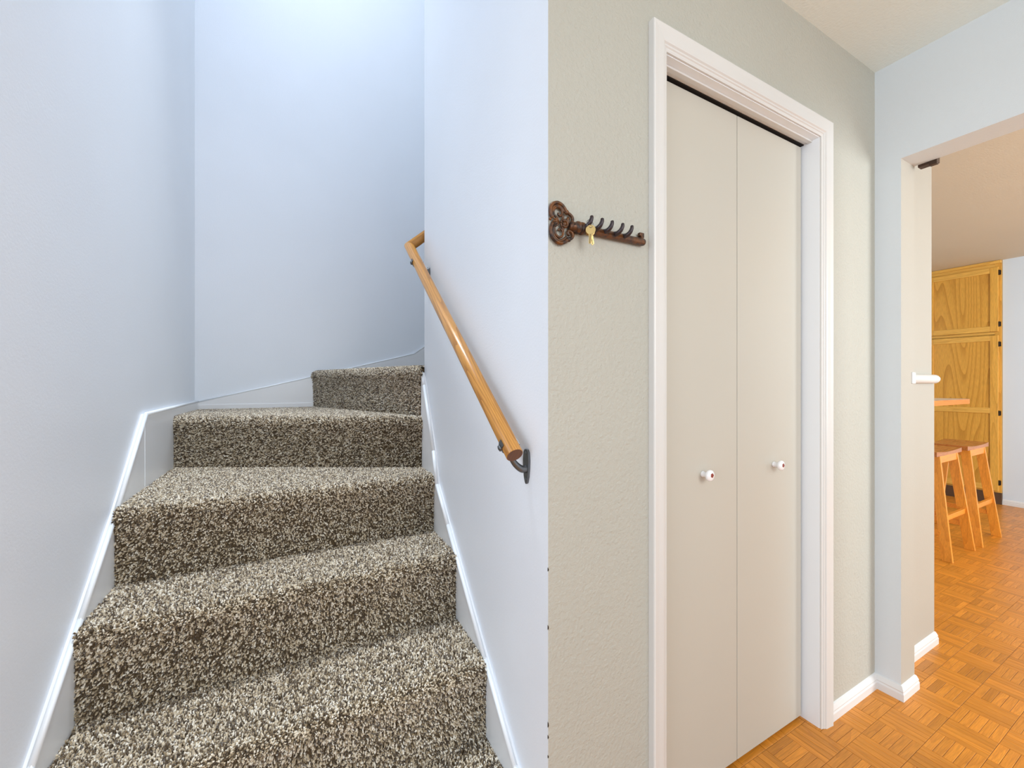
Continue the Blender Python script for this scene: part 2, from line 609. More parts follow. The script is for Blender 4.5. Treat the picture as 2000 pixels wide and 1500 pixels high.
for n, (d, cx, cy_, ax, i, j, k) in enumerate(cands[:300]):
    o = link('parquet_strip', sm[n % 3], floor, (cx, cy_, random.uniform(-0.0003, 0.0001)))
    if not ax:
        o.rotation_euler = (0, 0, math.pi / 2)
    o['tone'] = strip_tone()
vs, fs, mis, tones = [], [], [], []
done = {(c[4], c[5], c[6]) for c in cands[:300]}
for i in range(-43, 42):
    for j in range(-26, 17):
        ax = (i + j) % 2 != 0
        for k in range(NS):
            if (i, j, k) in done:
                continue
            off = (k + 0.5) * BL / NS
            if ax:
                cx, cy_, hx, hy = BX + (i + 0.5) * BL, BY + j * BL + off, BL / 2 - 0.0004, BL / NS / 2 - 0.00035
            else:
                cx, cy_, hx, hy = BX + i * BL + off, BY + (j + 0.5) * BL, BL / NS / 2 - 0.00035, BL / 2 - 0.0004
            if cx < -3.1 or (cx < XL and cy_ > 0.62) or cy_ > 2.6 or cy_ < -2.4 or cx > XF + 0.6 or (cx < XR and cy_ > 0.8):
                continue
            b = len(vs)
            vs += [(cx - hx, cy_ - hy, 0), (cx + hx, cy_ - hy, 0), (cx + hx, cy_ + hy, 0), (cx - hx, cy_ + hy, 0),
                   (cx - hx, cy_ - hy, -.0016), (cx + hx, cy_ - hy, -.0016), (cx + hx, cy_ + hy, -.0016), (cx - hx, cy_ + hy, -.0016)]
            fs += [(b, b + 1, b + 2, b + 3)] + [(b + q, b + 4 + q, b + 4 + (q + 1) % 4, b + (q + 1) % 4) for q in range(4)]
            mis += [0 if ax else 1] * 5
            tones += [strip_tone()] * 8
me = bpy.data.meshes.new('parquet_field')
me.from_pydata(vs, [], fs)
me.materials.append(M['parq_gx'])
me.materials.append(M['parq_gy'])
me.polygons.foreach_set('material_index', mis)
at = me.attributes.new('tone', 'FLOAT', 'POINT')
at.data.foreach_set('value', tones)
tag(link('parquet_field', me, floor), kind='stuff')

# ------------------------------------------------------------------ stairs
stairs = empty('staircase', (0, R1Y - GO, 0))
tag(stairs, 'staircase covered in speckled taupe carpet, winding right at the top', 'stairs')
SX0, SX1 = XL + 0.015, XR - 0.015
SYB = YB - 0.015
pivot = Vector((SX1, 1.690))
r4l = Vector((SX0, 2.180))
r5b = Vector((0.118, SYB))
pivot5 = Vector((SX1, YE + 0.004))
# plan polygons: first two points are the riser line (left -> right)
plans = []
for i in range(3):
    y0 = R1Y + (i - 1) * GO
    plans.append([(SX0, y0), (SX1, y0), (SX1, y0 + GO), (SX0, y0 + GO)])
y3 = R1Y + 2 * GO
plans.append([(SX0, y3), (SX1, y3), (pivot.x, pivot.y), (r4l.x, r4l.y)])
plans.append([(r4l.x, r4l.y), (pivot.x, pivot.y), (pivot5.x, pivot5.y), (r5b.x, r5b.y), (SX0, SYB)])
plans.append([(r5b.x, r5b.y), (pivot5.x, pivot5.y), (1.25, YE + 0.004), (1.25, SYB)])
NR = 0.026      # nosing radius
OV = 0.010      # nosing overhang


def poly_area_pts(poly, n):
    """n random points in a convex/simple polygon by fan triangulation"""
    P = np.array(poly)
    tris = [(P[0], P[k], P[k + 1]) for k in range(1, len(P) - 1)]
    ar = np.array([abs((b[0] - a[0]) * (c[1] - a[1]) - (b[1] - a[1]) * (c[0] - a[0])) / 2 for a, b, c in tris])
    idx = rng.choice(len(tris), n, p=ar / ar.sum())
    u, v = rng.random(n), rng.random(n)
    f = u + v > 1
    u[f], v[f] = 1 - u[f], 1 - v[f]
    T = np.array(tris)[idx]
    return T[:, 0] + (T[:, 1] - T[:, 0]) * u[:, None] + (T[:, 2] - T[:, 0]) * v[:, None], ar.sum()


def area_of(poly):
    P = np.array(poly)
    x, y = P[:, 0], P[:, 1]
    return abs(np.dot(x, np.roll(y, -1)) - np.dot(y, np.roll(x, -1))) / 2


def tuft_mesh(pts, nrm):
    """one short blunt yarn tuft on every point: triangular prism leaning at random"""
    n = len(pts)
    up = np.tile([0.0, 0.0, 1.0], (n, 1))
    bad = np.abs(nrm[:, 2]) > 0.9
    up[bad] = [1.0, 0.0, 0.0]
    t1 = np.cross(nrm, up)
    t1 /= np.linalg.norm(t1, axis=1)[:, None]
    t2 = np.cross(nrm, t1)
    h = rng.uniform(0.0050, 0.0085, n)[:, None]
    ang = rng.uniform(0, 2 * np.pi, n)
    lean = rng.uniform(0.0012, 0.0050, n)
    off = t1 * (np.cos(ang) * lean)[:, None] + t2 * (np.sin(ang) * lean)[:, None]
    rb = rng.uniform(0.0021, 0.0030, n)[:, None]
    rt = rb * rng.uniform(0.55, 1.0, n)[:, None]
    ph = rng.uniform(0, 2 * np.pi, n)
    V = np.zeros((n, 6, 3))
    for k in range(3):
        a = ph + 2 * np.pi * k / 3
        d = t1 * np.cos(a)[:, None] + t2 * np.sin(a)[:, None]
        V[:, k] = pts + d * rb - nrm * 0.001
        V[:, 3 + k] = pts + nrm * h + off + d * rt
    # small tilt of the cap
    V[:, 3] += nrm * 0.0012
    base = (np.arange(n) * 6)[:, None]
    quads = np.concatenate([base + np.array([[k, (k + 1) % 3, 3 + (k + 1) % 3, 3 + k]]) for k in range(3)], axis=1).reshape(n, 12)
    caps = base + np.array([[3, 4, 5]])
    loops = np.concatenate([quads, caps], axis=1).reshape(-1)
    starts = (np.arange(n) * 15)[:, None] + np.array([[0, 4, 8, 12]])
    me = bpy.data.meshes.new('carpet_pile')
    me.vertices.add(n * 6)
    me.vertices.foreach_set('co', V.reshape(-1))
    me.loops.add(n * 15)
    me.loops.foreach_set('vertex_index', loops.astype(np.int32))
    me.polygons.add(n * 4)
    me.polygons.foreach_set('loop_start', starts.reshape(-1).astype(np.int32))
    me.update(calc_edges=True)
    yarn = np.clip(np.where(rng.random(n) < 0.36, rng.normal(0.14, 0.10, n), rng.normal(0.72, 0.22, n)), 0, 1)
    at = me.attributes.new('yarn', 'FLOAT', 'POINT')
    at.data.foreach_set('value', np.repeat(yarn, 6).astype(np.float32))
    me.materials.append(M['carpet'])
    return me


DENS = 66000
base_w = Vector(stairs.location)
for i, poly in enumerate(plans):
    zt = RISE * (i + 1) - 0.006
    zb = RISE * i - 0.012 if i else 0.0
    a, b = Vector(poly[0]), Vector(poly[1])
    fdir = (b - a).normalized()
    out = Vector((fdir.y, -fdir.x))            # horizontal direction out of the riser
    # side walls bound the riser line: shift endpoints along the side walls, not along "out"
    def side_shift(p, s, d):
        # move p outwards by d measured along out while staying on the stair side plane
        q = Vector(p)
        if i == 5 and s == 0:
            return q + Vector((-d / max(0.3, abs(out.x)), 0))
        return q + Vector((0, -d / max(0.35, abs(out.y)))) if abs(out.y) > 0.35 else q
    # body profile rings from bottom of the riser to the back of the tread
    prof = [(0.0, zb), (0.0, zb + 0.5 * (zt - zb)), (0.3 * OV, zt - NR * 2.0), (OV, zt - NR * 1.15)]
    for k in range(1, 6):
        t = math.pi / 2 * k / 5
        prof.append((OV - NR + NR * math.cos(t), zt - NR + NR * math.sin(t)))
    bm = bmesh.new()
    ringL, ringR = [], []
    for d, z in prof:
        pl, pr = side_shift(poly[0], 0, d), side_shift(poly[1], 1, d)
        ringL.append(bm.verts.new((pl.x, pl.y, z)))
        ringR.append(bm.verts.new((pr.x, pr.y, z)))
    for k in range(len(prof) - 1):
        bm.faces.new([ringL[k], ringR[k], ringR[k + 1], ringL[k + 1]])
    rest = [bm.verts.new((q[0], q[1], zt)) for q in poly[2:]]
    bm.faces.new([ringL[-1], ringR[-1]] + rest)
    restb = [bm.verts.new((q[0], q[1], zb)) for q in poly[2:]]
    bm.faces.new([ringL[0]] + restb[::-1] + [ringR[0]])
    bm.faces.new(ringR + [rest[0], restb[0]])
    bm.faces.new(ringL[::-1] + [restb[-1], rest[-1]])
    for k in range(len(rest) - 1):
        bm.faces.new([rest[k], restb[k], restb[k + 1], rest[k + 1]])
    bmesh.ops.translate(bm, verts=bm.verts, vec=-base_w)
    step = finish('step', bm, M['carpet_back'], stairs)
    # ---- pile
    if i == 5:
        tread = [(r5b.x, r5b.y), (pivot5.x, pivot5.y), (1.0, YE + 0.012), (1.0, SYB)]
    else:
        tread = poly
    nt_ = int(area_of(tread) * DENS)
    pt, _ = poly_area_pts(tread, nt_)
    P3 = np.column_stack([pt, np.full(len(pt), zt)])
    Nn = np.tile([0.0, 0.0, 1.0], (len(pt), 1))
    # drop points over the rounded nose
    dist = (pt - np.array(poly[0])) @ (-np.array(out))
    keep = dist > (NR - OV)
    P3, Nn = P3[keep], Nn[keep]
    wlen = (b - a).length
    plen = [0.0]
    for (d0, z0), (d1, z1) in zip(prof[:-1], prof[1:]):
        plen.append(plen[-1] + math.hypot(d1 - d0, z1 - z0))
    nr = int(plen[-1] * wlen * DENS)
    nose = int(0.7 * nr * (plen[-1] - plen[3]) / plen[-1])
    s = np.concatenate([rng.random(nr) * plen[-1], plen[3] + rng.random(nose) * (plen[-1] - plen[3])])
    nr += nose
    u = rng.random(nr)
    d = np.interp(s, plen, [q[0] for q in prof])
    z = np.interp(s, plen, [q[1] for q in prof])
    d2 = np.interp(s + 1e-3, plen, [q[0] for q in prof])
    z2 = np.interp(s + 1e-3, plen, [q[1] for q in prof])
    d1 = np.interp(s - 1e-3, plen, [q[0] for q in prof])
    z1 = np.interp(s - 1e-3, plen, [q[1] for q in prof])
    td, tz = d2 - d1, z2 - z1
    ln = np.hypot(td, tz) + 1e-9
    no, nz = tz / ln, -td / ln
    L = np.array([list(side_shift(poly[0], 0, q)) for q in (0.0, 0.01)])
    R = np.array([list(side_shift(poly[1], 1, q)) for q in (0.0, 0.01)])
    Lp = L[0] + np.outer(d / 0.01, L[1] - L[0])
    Rp = R[0] + np.outer(d / 0.01, R[1] - R[0])
    XY = Lp + (Rp - Lp) * u[:, None]
    F3 = np.column_stack([XY, z])
    FN = np.column_stack([np.outer(no, np.array(out)), nz])
    FN /= np.linalg.norm(FN, axis=1)[:, None]
    A3 = np.concatenate([P3, F3]) - np.array(base_w)
    AN = np.concatenate([Nn, FN])
    keep = A3[:, 2] > zb + 0.004
    A3, AN = A3[keep], AN[keep]
    pile = link('carpet_pile', tuft_mesh(A3, AN), step)
    tag(pile, kind='stuff')

# ------------------------------------------------------------------ stair skirts with bead
def skirt(name, poly, vec, bead_pts, label, bead_off, bead_r=0.0065):
    bm = bmesh.new()
    prism(bm, poly, vec)
    o = finish(name, bm, M['trim'])
    tag(o, label, 'trim', kind='structure')
    bm = bmesh.new()
    off = Vector(bead_off)
    for p, q in zip(bead_pts[:-1], bead_pts[1:]):
        tube(bm, [Vector(p) + off, Vector(q) + off], bead_r, 8)
    for p in bead_pts:
        sphere(bm, Vector(p) + off, bead_r, u=8, v=6)
    finish('bead', bm, M['bead'], o, smooth=True)
    return o


sl = [(1.0, 0.372), (1.1162, 0.4739), (1.3235, 0.6487), (1.5409, 0.8349), (1.8145, 1.0992), (SYB, 1.110)]
topL = [(XL, y, z) for y, z in sl]
skirt('trim_1', topL + [(XL, SYB, 0.80), (XL, 2.0, 0.55), (XL, 1.0, 0.10)], (0.015, 0, 0), [(XL, y, z) for y, z in sl],
      'white skirt board climbing the left stair wall', (0.012, 0, 0))
sb = [(XL + 0.015, 1.107), (0.1351, 1.2503), (0.7129, 1.4004), (1.25, 1.80)]
skirt('trim_2', [(x, YB, z) for x, z in sb] + [(1.25, YB, 1.2), (XL + 0.015, YB, 0.85)], (0, -0.015, 0),
      [(x, YB, z) for x, z in sb], 'white skirt board along the back wall of the stairs', (0, -0.012, 0), 0.0045)
sr = [(0.76, 0.150), (0.8825, 0.2623), (1.0616, 0.421), (1.3744, 0.7063), (1.4980, 0.8220), (1.5401, 0.9428), (1.6657, 1.1955), (YE, 1.25)]
skirt('trim_3', [(XR, y, z) for y, z in sr] + [(XR, YE, 0.5), (XR, 1.2, 0.10), (XR, 0.76, 0.0)], (-0.015, 0, 0),
      [(XR, y, z) for y, z in sr], 'white skirt board below the wooden handrail', (-0.012, 0, 0))
# butt joint covers in the left skirt and the low shoe strip on the back skirt
bm = bmesh.new()
box(bm, XL + 0.0145, XL + 0.0162, 1.791, 1.794, 0.86, 1.07)
finish('joint', bm, M['bead'], bpy.data.objects['trim_1'])
bm = bmesh.new()
box(bm, XL + 0.02, 0.12, YB - 0.019, YB - 0.015, 1.06, 1.092)
finish('shoe_strip', bm, M['trim'], bpy.data.objects['trim_2'], bevel=0.0015)

# ------------------------------------------------------------------ handrail
RA = Vector((0.4455, 0.815, 1.040))
RB = Vector((0.4455, YE + 0.052, 1.790))
RC = Vector((1.25, YE + 0.052, 2.48))
RR = 0.0203
rail = empty('handrail', RA)
tag(rail, 'round varnished oak handrail mitred at the corner of the stair wall', 'handrail')


def mitre_seg(name, p0, p1, n0, n1, parent, cap_mat=True):
    """cylinder p0->p1 cut by planes with normals n0/n1, local Z along the axis"""
    ax = (p1 - p0).normalized()
    up = Vector((0, 0, 1)) if abs(ax.z) < 0.9 else Vector((1, 0, 0))
    u = (up - ax * up.dot(ax)).normalized()
    w = ax.cross(u)
    n = 28
    bm = bmesh.new()
    rings = []
    for p, nn, rr in ((p0, n0, RR * 0.94), (p0, n0, RR), (p1, n1, RR)):
        ring = []
        for k in range(n):
            a = 2 * math.pi * k / n
            d = (u * math.cos(a) + w * math.sin(a)) * rr
            t = -(d.dot(nn)) / ax.dot(nn)
            sh = 0.0 if rr == RR and p is p0 else 0.0
            ring.append(bm.verts.new(p + d + ax * (t + (0.0012 if (p is p0 and rr == RR) else 0))))
        rings.append(ring)
    for r0, r1 in zip(rings[:-1], rings[1:]):
        for k in range(n):
            f = bm.faces.new([r0[k], r0[(k + 1) % n], r1[(k + 1) % n], r1[k]])
            f.smooth = True
    f = bm.faces.new(rings[0][::-1])
    f.material_index = 1
    bm.faces.new(rings[-1])
    rot = Matrix((u, w, ax)).transposed().to_4x4()
    mw = Matrix.Translation(p0) @ rot
    bmesh.ops.transform(bm, matrix=mw.inverted(), verts=bm.verts)
    bmesh.ops.recalc_face_normals(bm, faces=bm.faces)
    me = bpy.data.meshes.new(name)
    bm.to_mesh(me)
    bm.free()
    me.materials.append(M['oak'])
    me.materials.append(M['oak_end'])
    o = link(name, me, parent)
    o.matrix_local = Matrix.Translation(-Vector(parent.location)) @ mw
    return o


d1 = (RB - RA).normalized()
d2 = (RC - RB).normalized()
mit = (d1 + d2).normalized()
mitre_seg('lower_rail', RA, RB, d1, mit, rail)
mitre_seg('upper_rail', RB, RC, mit, d2, rail)


def bracket(yb, parent):
    """pewter wall bracket at wall position yb under the lower rail"""
    t = (yb - RA.y) / (RB.y - RA.y)
    c = RA + (RB - RA) * t            # rail centre
    O = Vector(parent.location)
    e = empty('bracket', (XR - O.x, yb - O.y, c.z - 0.05 - O.z))
    e.parent = parent
    E0 = Vector((XR, yb, c.z - 0.05))
    # wall plate: tall leaf shape, narrow at the bottom
    bm = bmesh.new()
    pr = [(-0.011, 0.028), (-0.013, 0.010), (-0.012, -0.008), (-0.009, -0.030), (-0.005, -0.044), (0.0, -0.048),
          (0.005, -0.044), (0.009, -0.030), (0.012, -0.008), (0.013, 0.010), (0.011, 0.028), (0.006, 0.035), (-0.006, 0.035)]
    prism(bm, [(0, y, z) for y, z in pr], (-0.006, 0, 0))
    finish('wall_plate', bm, M['steel'], e, bevel=0.0012)
    for z in (0.026, -0.036):
        bm = bmesh.new()
        lathe(bm, [(0, 0.004), (0.0015, 0.0035), (0.002, 0.001)], (-0.0058, 0, z), (-1, 0, 0), 10)
        finish('screw', bm, M['steel'], e, smooth=False)
    # arm: curves out from the plate and up to the saddle
    cc = c - E0
    arm = smooth_path([(-0.003, 0, -0.012), (-0.018, 0, -0.010), (-0.035, 0, 0.004), (cc.x, 0, cc.z - RR - 0.003)], 5)
    bm = bmesh.new()
    tube(bm, arm, [0.0095 - 0.003 * i / (len(arm) - 1) for i in range(len(arm))], 10)
    finish('arm', bm, M['steel'], e, smooth=True)
    # saddle strap wrapped round the underside of the rail
    bm = bmesh.new()
    ax = d1
    u = Vector((1, 0, 0))
    w = ax.cross(u).normalized()
    if w.z > 0:
        w = -w
    prev = None
    for k in range(11):
        a = math.radians(-20 + 220 * k / 10)
        ring = []
        for rr, s in ((RR + 0.0005, -0.009), (RR + 0.003, -0.009), (RR + 0.003, 0.009), (RR + 0.0005, 0.009)):
            dd = u * math.cos(a) + w * math.sin(a)
            ring.append(bm.verts.new(cc + dd * rr + ax * s))
        if prev:
            for q in range(4):
                bm.faces.new([prev[q], ring[q], ring[(q + 1) % 4], prev[(q + 1) % 4]])
        else:
            bm.faces.new(ring)
        prev = ring
    bm.faces.new(prev[::-1])
    finish('saddle', bm, M['steel'], e)
    bm = bmesh.new()
    lathe(bm, [(0, 0.003), (0.004, 0.003), (0.004, 0.0075), (0.007, 0.0072), (0.0085, 0.004), (0.009, 0.001)],
          cc + Vector((-RR + 0.0005, 0, -0.006)), (-1, 0, -0.35), 14)
    finish('clamp_stud', bm, M['steel'], e, smooth=True)
    return e


bracket(0.842, rail)
bracket(1.632, rail)

# ------------------------------------------------------------------ bifold closet door with casing
YD = 0.8057
door = empty('door_1', (DX0, YD, 0))
tag(door, 'cream bifold closet door with two flat panels and porcelain knobs', 'door', kind='structure')
seam = 1.2425
DTH = 0.030


def door_panel(x0, x1, kx, kz):
    bm = bmesh.new()
    box(bm, x0, x1, YD, YD + DTH, 0.012, 2.051)
    bmesh.ops.translate(bm, verts=bm.verts, vec=-Vector(door.location))
    p = finish('door_panel', bm, M['door'], door, bevel=0.0012)
    kc = Vector((kx, YD, kz)) - Vector(door.location)
    bm = bmesh.new()
    lathe(bm, [(0.0, 0.0092), (0.0025, 0.0096), (0.0035, 0.0084), (0.009, 0.0080), (0.014, 0.0090), (0.018, 0.0125), (0.021, 0.0158),
               (0.0245, 0.0168), (0.028, 0.0162), (0.0305, 0.0130), (0.032, 0.008), (0.0325, 0.001)], kc, (0, -1, 0), 24)
    k = finish('knob', bm, M['porcelain'], p, smooth=True)
    k['label'] = 'white porcelain knob with a small painted rose'
    bm = bmesh.new()
    f = kc + Vector((0, -0.0327, 0))
    for a in range(5):
        an = 2 * math.pi * a / 5
        sphere(bm, f + Vector((0.0036 * math.cos(an), 0.0006, 0.0036 * math.sin(an) + 0.0015)), 0.0034, 1, 0.35, 1, 8, 6)
    sphere(bm, f + Vector((0, 0.0006, 0.0012)), 0.0022, 1, 0.5, 1, 8, 6)
    rp = finish('painted_rose', bm, M['rose'], p, smooth=True)
    bm = bmesh.new()
    for dx, dz in ((-0.005, 0.0045), (0.0055, -0.001), (0.001, -0.0052), (-0.0052, -0.003)):
        sphere(bm, f + Vector((dx, 0.0014, dz)), 0.0015, 1.4, 0.4, 0.9, 8, 6)
    finish('painted_leaf', bm, M['leafprint'], p, smooth=True)
    return p


door_panel(DX0 + 0.004, seam - 0.0012, 1.0765, 0.934)
door_panel(seam + 0.0012, DX1 - 0.010, 1.441, 0.929)

# jamb lining
bm = bmesh.new()
box(bm, DX0 - 0.019, DX0, YC - 0.001, YC + 0.11, 0, DZ)
box(bm, DX1, DX1 + 0.019, YC - 0.001, YC + 0.11, 0, DZ)
box(bm, DX0 - 0.019, DX1 + 0.019, YC - 0.001, YC + 0.11, DZ, DZ + 0.019)
jam = finish('trim_4', bm, M['bead'])  # whiter than the casing: cool light from the left put into the colour
tag(jam, 'white jamb lining of the closet doorway', 'trim', kind='structure')
bm = bmesh.new()
box(bm, DX0, DX1, YC + 0.020, YC + 0.034, DZ - 0.006, DZ)
finish('stop_strip', bm, M['casing'], jam, bevel=0.001)
bm = bmesh.new()
box(bm, DX0, DX1, YD - 0.004, YD + 0.03, DZ - 0.0035, DZ)
finish('track', bm, M['dark'], jam)

# casing: stepped colonial profile (t = distance from the opening, d = projection from the wall)
CW = 0.058
PROF = [(0.0, 0.0), (0.0, 0.0065), (0.004, 0.0085), (0.008, 0.0085), (0.010, 0.011), (0.014, 0.0115), (0.017, 0.015), (0.021, 0.016),
        (0.040, 0.0175), (0.054, 0.0195), (0.057, 0.018), (0.058, 0.015), (0.058, 0.0)]
x0, x1, zt = DX0 - 0.004, DX1 + 0.002, DZ + 0.002


def casing_leg(side):
    bm = bmesh.new()
    lo, hi = [], []
    for t, d in PROF:
        x = (x0 - t) if side < 0 else (x1 + t)
        lo.append((x, YC - d, 0.0))
        hi.append((x, YC - d, zt + t))
    a = [bm.verts.new(p) for p in lo]
    b = [bm.verts.new(p) for p in hi]
    for i in range(len(a) - 1):
        bm.faces.new([a[i], a[i + 1], b[i + 1], b[i]])
    bm.faces.new(a)
    bm.faces.new(b[::-1])
    bm.faces.new([a[0], b[0], b[-1], a[-1]])
    return bm


cas = empty('trim_5', (x0, YC, 0))
tag(cas, 'white moulded casing around the closet door', 'trim', kind='structure')
for s in (-1, 1):
    bm = casing_leg(s)
    bmesh.ops.translate(bm, verts=bm.verts, vec=-Vector(cas.location))
    finish('side_casing', bm, M['casing'], cas)
bm = bmesh.new()
a = [bm.verts.new((x0 - t, YC - d, zt + t)) for t, d in PROF]
b = [bm.verts.new((x1 + t, YC - d, zt + t)) for t, d in PROF]
for i in range(len(a) - 1):
    bm.faces.new([a[i], a[i + 1], b[i + 1], b[i]])
bm.faces.new(a)
bm.faces.new(b[::-1])
bm.faces.new([a[0], b[0], b[-1], a[-1]])
bmesh.ops.translate(bm, verts=bm.verts, vec=-Vector(cas.location))
finish('head_casing', bm, M['casing'], cas)

# ------------------------------------------------------------------ baseboards
BBP = [(0.0, 0.0), (0.012, 0.0), (0.012, 0.026), (0.0095, 0.032), (0.0105, 0.037), (0.007, 0.046), (0.004, 0.053), (0.0, 0.055)]


def base_run(bm, p, q, n, e0=0.0, e1=0.0):
    """profile swept p->q; n = out of the wall; e0/e1 = mitre extension per unit projection at the ends"""
    p, q, n = Vector((*p, 0)), Vector((*q, 0)), Vector((*n, 0))
    t = (q - p).normalized()
    a = [bm.verts.new(p + n * d + Vector((0, 0, z)) - t * (d * e0)) for d, z in BBP]
    b = [bm.verts.new(q + n * d + Vector((0, 0, z)) + t * (d * e1)) for d, z in BBP]
    m = len(a)
    for i in range(m):
        j = (i + 1) % m
        bm.faces.new([a[i], b[i], b[j], a[j]])
    bm.faces.new(a[::-1])
    bm.faces.new(b)


bm = bmesh.new()
base_run(bm, (DX1 + 0.002 + CW, YC), (XS, YC), (0, -1), 0, -1)
base_run(bm, (XS, YC), (XS, YJ), (-1, 0), -1, 1)
base_run(bm, (XS, YJ), (XS + WT, YJ), (0, -1), 1, 1)
tag(finish('baseboard_hall', bm, M['base']), 'white moulded baseboard wrapping the corner beside the kitchen opening', 'baseboard', kind='structure')
bm = bmesh.new()
base_run(bm, (XS + WT, YC - 0.006), (2.6256, YC - 0.006), (0, -1), 0, 1)
base_run(bm, (2.6256, YC - 0.006), (2.6256, 1.6), (1, 0), 1, 0)
tag(finish('baseboard_passage', bm, M['base']), 'white moulded baseboard on the short wall inside the opening', 'baseboard', kind='structure')
bm = bmesh.new()
base_run(bm, (XF + 0.02, -2.4), (XF + 0.02, 1.285), (-1, 0), 0, 0)
tag(finish('baseboard_kitchen', bm, M['base']), 'white baseboard under the far kitchen wall beside the cabinet', 'baseboard', kind='structure')

# wainscot board and bullnose cap on the short wall inside the opening
wb = boxes('wainscot_board', [(XS + WT, 2.6256, YC - 0.006, YC, 0.0, 1.205), (2.6156, 2.6256, YC, 1.6, 0.0, 1.205)], M['cream_wall'])
tag(wb, 'thin cream wainscot board on the short wall below the round cap rail', 'wainscot', kind='structure')
cr = empty('cap_rail', (XS + WT, YC - 0.012, 1.224))
tag(cr, 'white rounded cap rail at chest height inside the kitchen opening', 'rail')
bm = bmesh.new()
L = 2.622 - XS - WT
tube(bm, [(0.0, 0, 0), (L - 0.02, 0, 0), (L - 0.008, 0, 0), (L - 0.002, 0, 0), (L, 0, 0)], [0.0205, 0.0205, 0.0185, 0.013, 0.004], 18)
finish('rod', bm, M['casing'], cr, smooth=True)
bm = bmesh.new()
box(bm, -0.028, 0.004, YJ - 0.004 - (YC - 0.012), 0.0, -0.022, 0.024)
finish('end_block', bm, M['casing'], cr, bevel=0.003)

# dark bracket under the back of the header
bk = empty('header_bracket', (XS + WT, 0.64, 2.045))
tag(bk, 'small dark brown bracket behind the header at the opening corner', 'bracket')
bm = bmesh.new()
box(bm, 0.0, 0.030, -0.030, 0.024, 0.006, 0.075)
finish('plate', bm, M['bracket'], bk, bevel=0.001)
bm = bmesh.new()
box(bm, 0.0, 0.018, -0.030, -0.008, -0.001, 0.006)
finish('tongue', bm, M['bracket'], bk, bevel=0.001)

# ------------------------------------------------------------------ decorative key rack
KZ = 1.5545
kr = empty('key_rack', (0.565, YC, KZ))
tag(kr, 'rust brown cast iron key rack shaped like an ornate key', 'key rack')
MMX, MMZ = 0.00137, 0.001128


def kp(px, py, y=-0.007):
    """design units of the bow drawing -> rack coordinates"""
    return Vector((0.4919 + (px - 1073) * MMX - 0.565, y, 1.2015 + (749.15 - py) * MMZ - KZ))


bow_up = [(1080.5, 427.5), (1077.5, 420), (1076.5, 411), (1079, 402.5), (1084.8, 397.6), (1091.5, 396.2), (1098.5, 399), (1103.5, 404.5), (1106.5, 410)]
bow_lo = [(1080.5, 437.5), (1077.5, 446), (1077.5, 455), (1080.3, 464), (1086, 470.3), (1093.7, 473.8), (1101.5, 471.5), (1108, 466), (1112.5, 461)]
bm = bmesh.new()
for path in (bow_up, bow_lo):
    pp = smooth_path([kp(*q) for q in path], 4)
    tube(bm, pp, 0.0042, 10, flat=1.2, flat_axis=(0, 1, 0))
    ctr = Vector((0, 0, 0))
# raised inner rim
for path, cc in ((bow_up, (1093, 414)), (bow_lo, (1094, 454))):
    pp = smooth_path([kp(cc[0] + (q[0] - cc[0]) * 0.74, cc[1] + (q[1] - cc[1]) * 0.74, -0.006) for q in path], 4)
    tube(bm, pp, 0.0034, 8)
finish('bow', bm, M['iron'], kr, smooth=True)
bm = bmesh.new()
# inner scrolls
sc1 = [(1083, 424), (1082, 414), (1086, 406), (1093, 403.5), (1098.5, 408), (1099, 415), (1095.5, 420), (1091.5, 419), (1091.5, 415.5)]
sc2 = [(1083, 443), (1084, 452), (1087, 459), (1093, 462.5), (1099, 459), (1100.5, 452), (1097.5, 446.5), (1093, 446.5), (1091.8, 450)]
sc3 = [(1099.5, 418), (1100.5, 424), (1098, 429), (1096, 433)]
sc4 = [(1100.5, 450), (1100.5, 444), (1098, 439), (1096, 434)]
for sc_ in (sc1, sc2, sc3, sc4):
    pp = smooth_path([kp(*q, -0.007) for q in sc_], 4)
    tube(bm, pp, [0.0031 - 0.0007 * i / len(pp) for i in range(len(pp))], 8)
finish('inner_scroll', bm, M['iron'], kr, smooth=True)
bm = bmesh.new()
# side curls joining the bow to the shaft
c1 = [(1106.5, 410), (1112, 412), (1118, 416.5), (1120, 423), (1117, 429.5), (1111.5, 430), (1109.5, 424.5), (1112.5, 420)]
c2 = [(1112.5, 461), (1118, 459.5), (1120.5, 453), (1117, 447), (1111.5, 446.5), (1110.5, 451.5), (1113.5, 455)]
for c_ in (c1, c2):
    bm = bmesh.new()
    tube(bm, smooth_path([kp(*q, -0.007) for q in c_], 4), 0.0036, 8)
    finish('side_curl', bm, M['iron'], kr, smooth=True)
for c_ in ((1107.5, 411), (1111.5, 463.5), (1103, 435), (1075.6, 430.8)):
    bm = bmesh.new()
    sphere(bm, kp(*c_, -0.008), 0.0056 if c_[0] > 1080 else 0.0036, 1, 0.9, 1, 12, 8)
    finish('boss', bm, M['iron'], kr, smooth=True)
bm = bmesh.new()
tube(bm, smooth_path([kp(*q, -0.010) for q in ((1099, 430), (1104, 428.5), (1108, 432), (1107.5, 438), (1102.5, 441), (1098.5, 438.5))], 4), 0.0030, 8)
finish('centre_curl', bm, M['iron'], kr, smooth=True)
bm = bmesh.new()
# palmette on the left of the bow
for a in (-48, -24, 0, 24, 48):
    p0 = kp(1092, 434, -0.008)
    d = Vector((-math.cos(math.radians(a)), 0, -math.sin(math.radians(a)))) * 0.016
    tube(bm, [p0, p0 + d * 0.6 + Vector((0, -0.003, 0)), p0 + d], [0.0020, 0.0028, 0.0016], 8)
finish('palmette', bm, M['iron'], kr, smooth=True)
bm = bmesh.new()
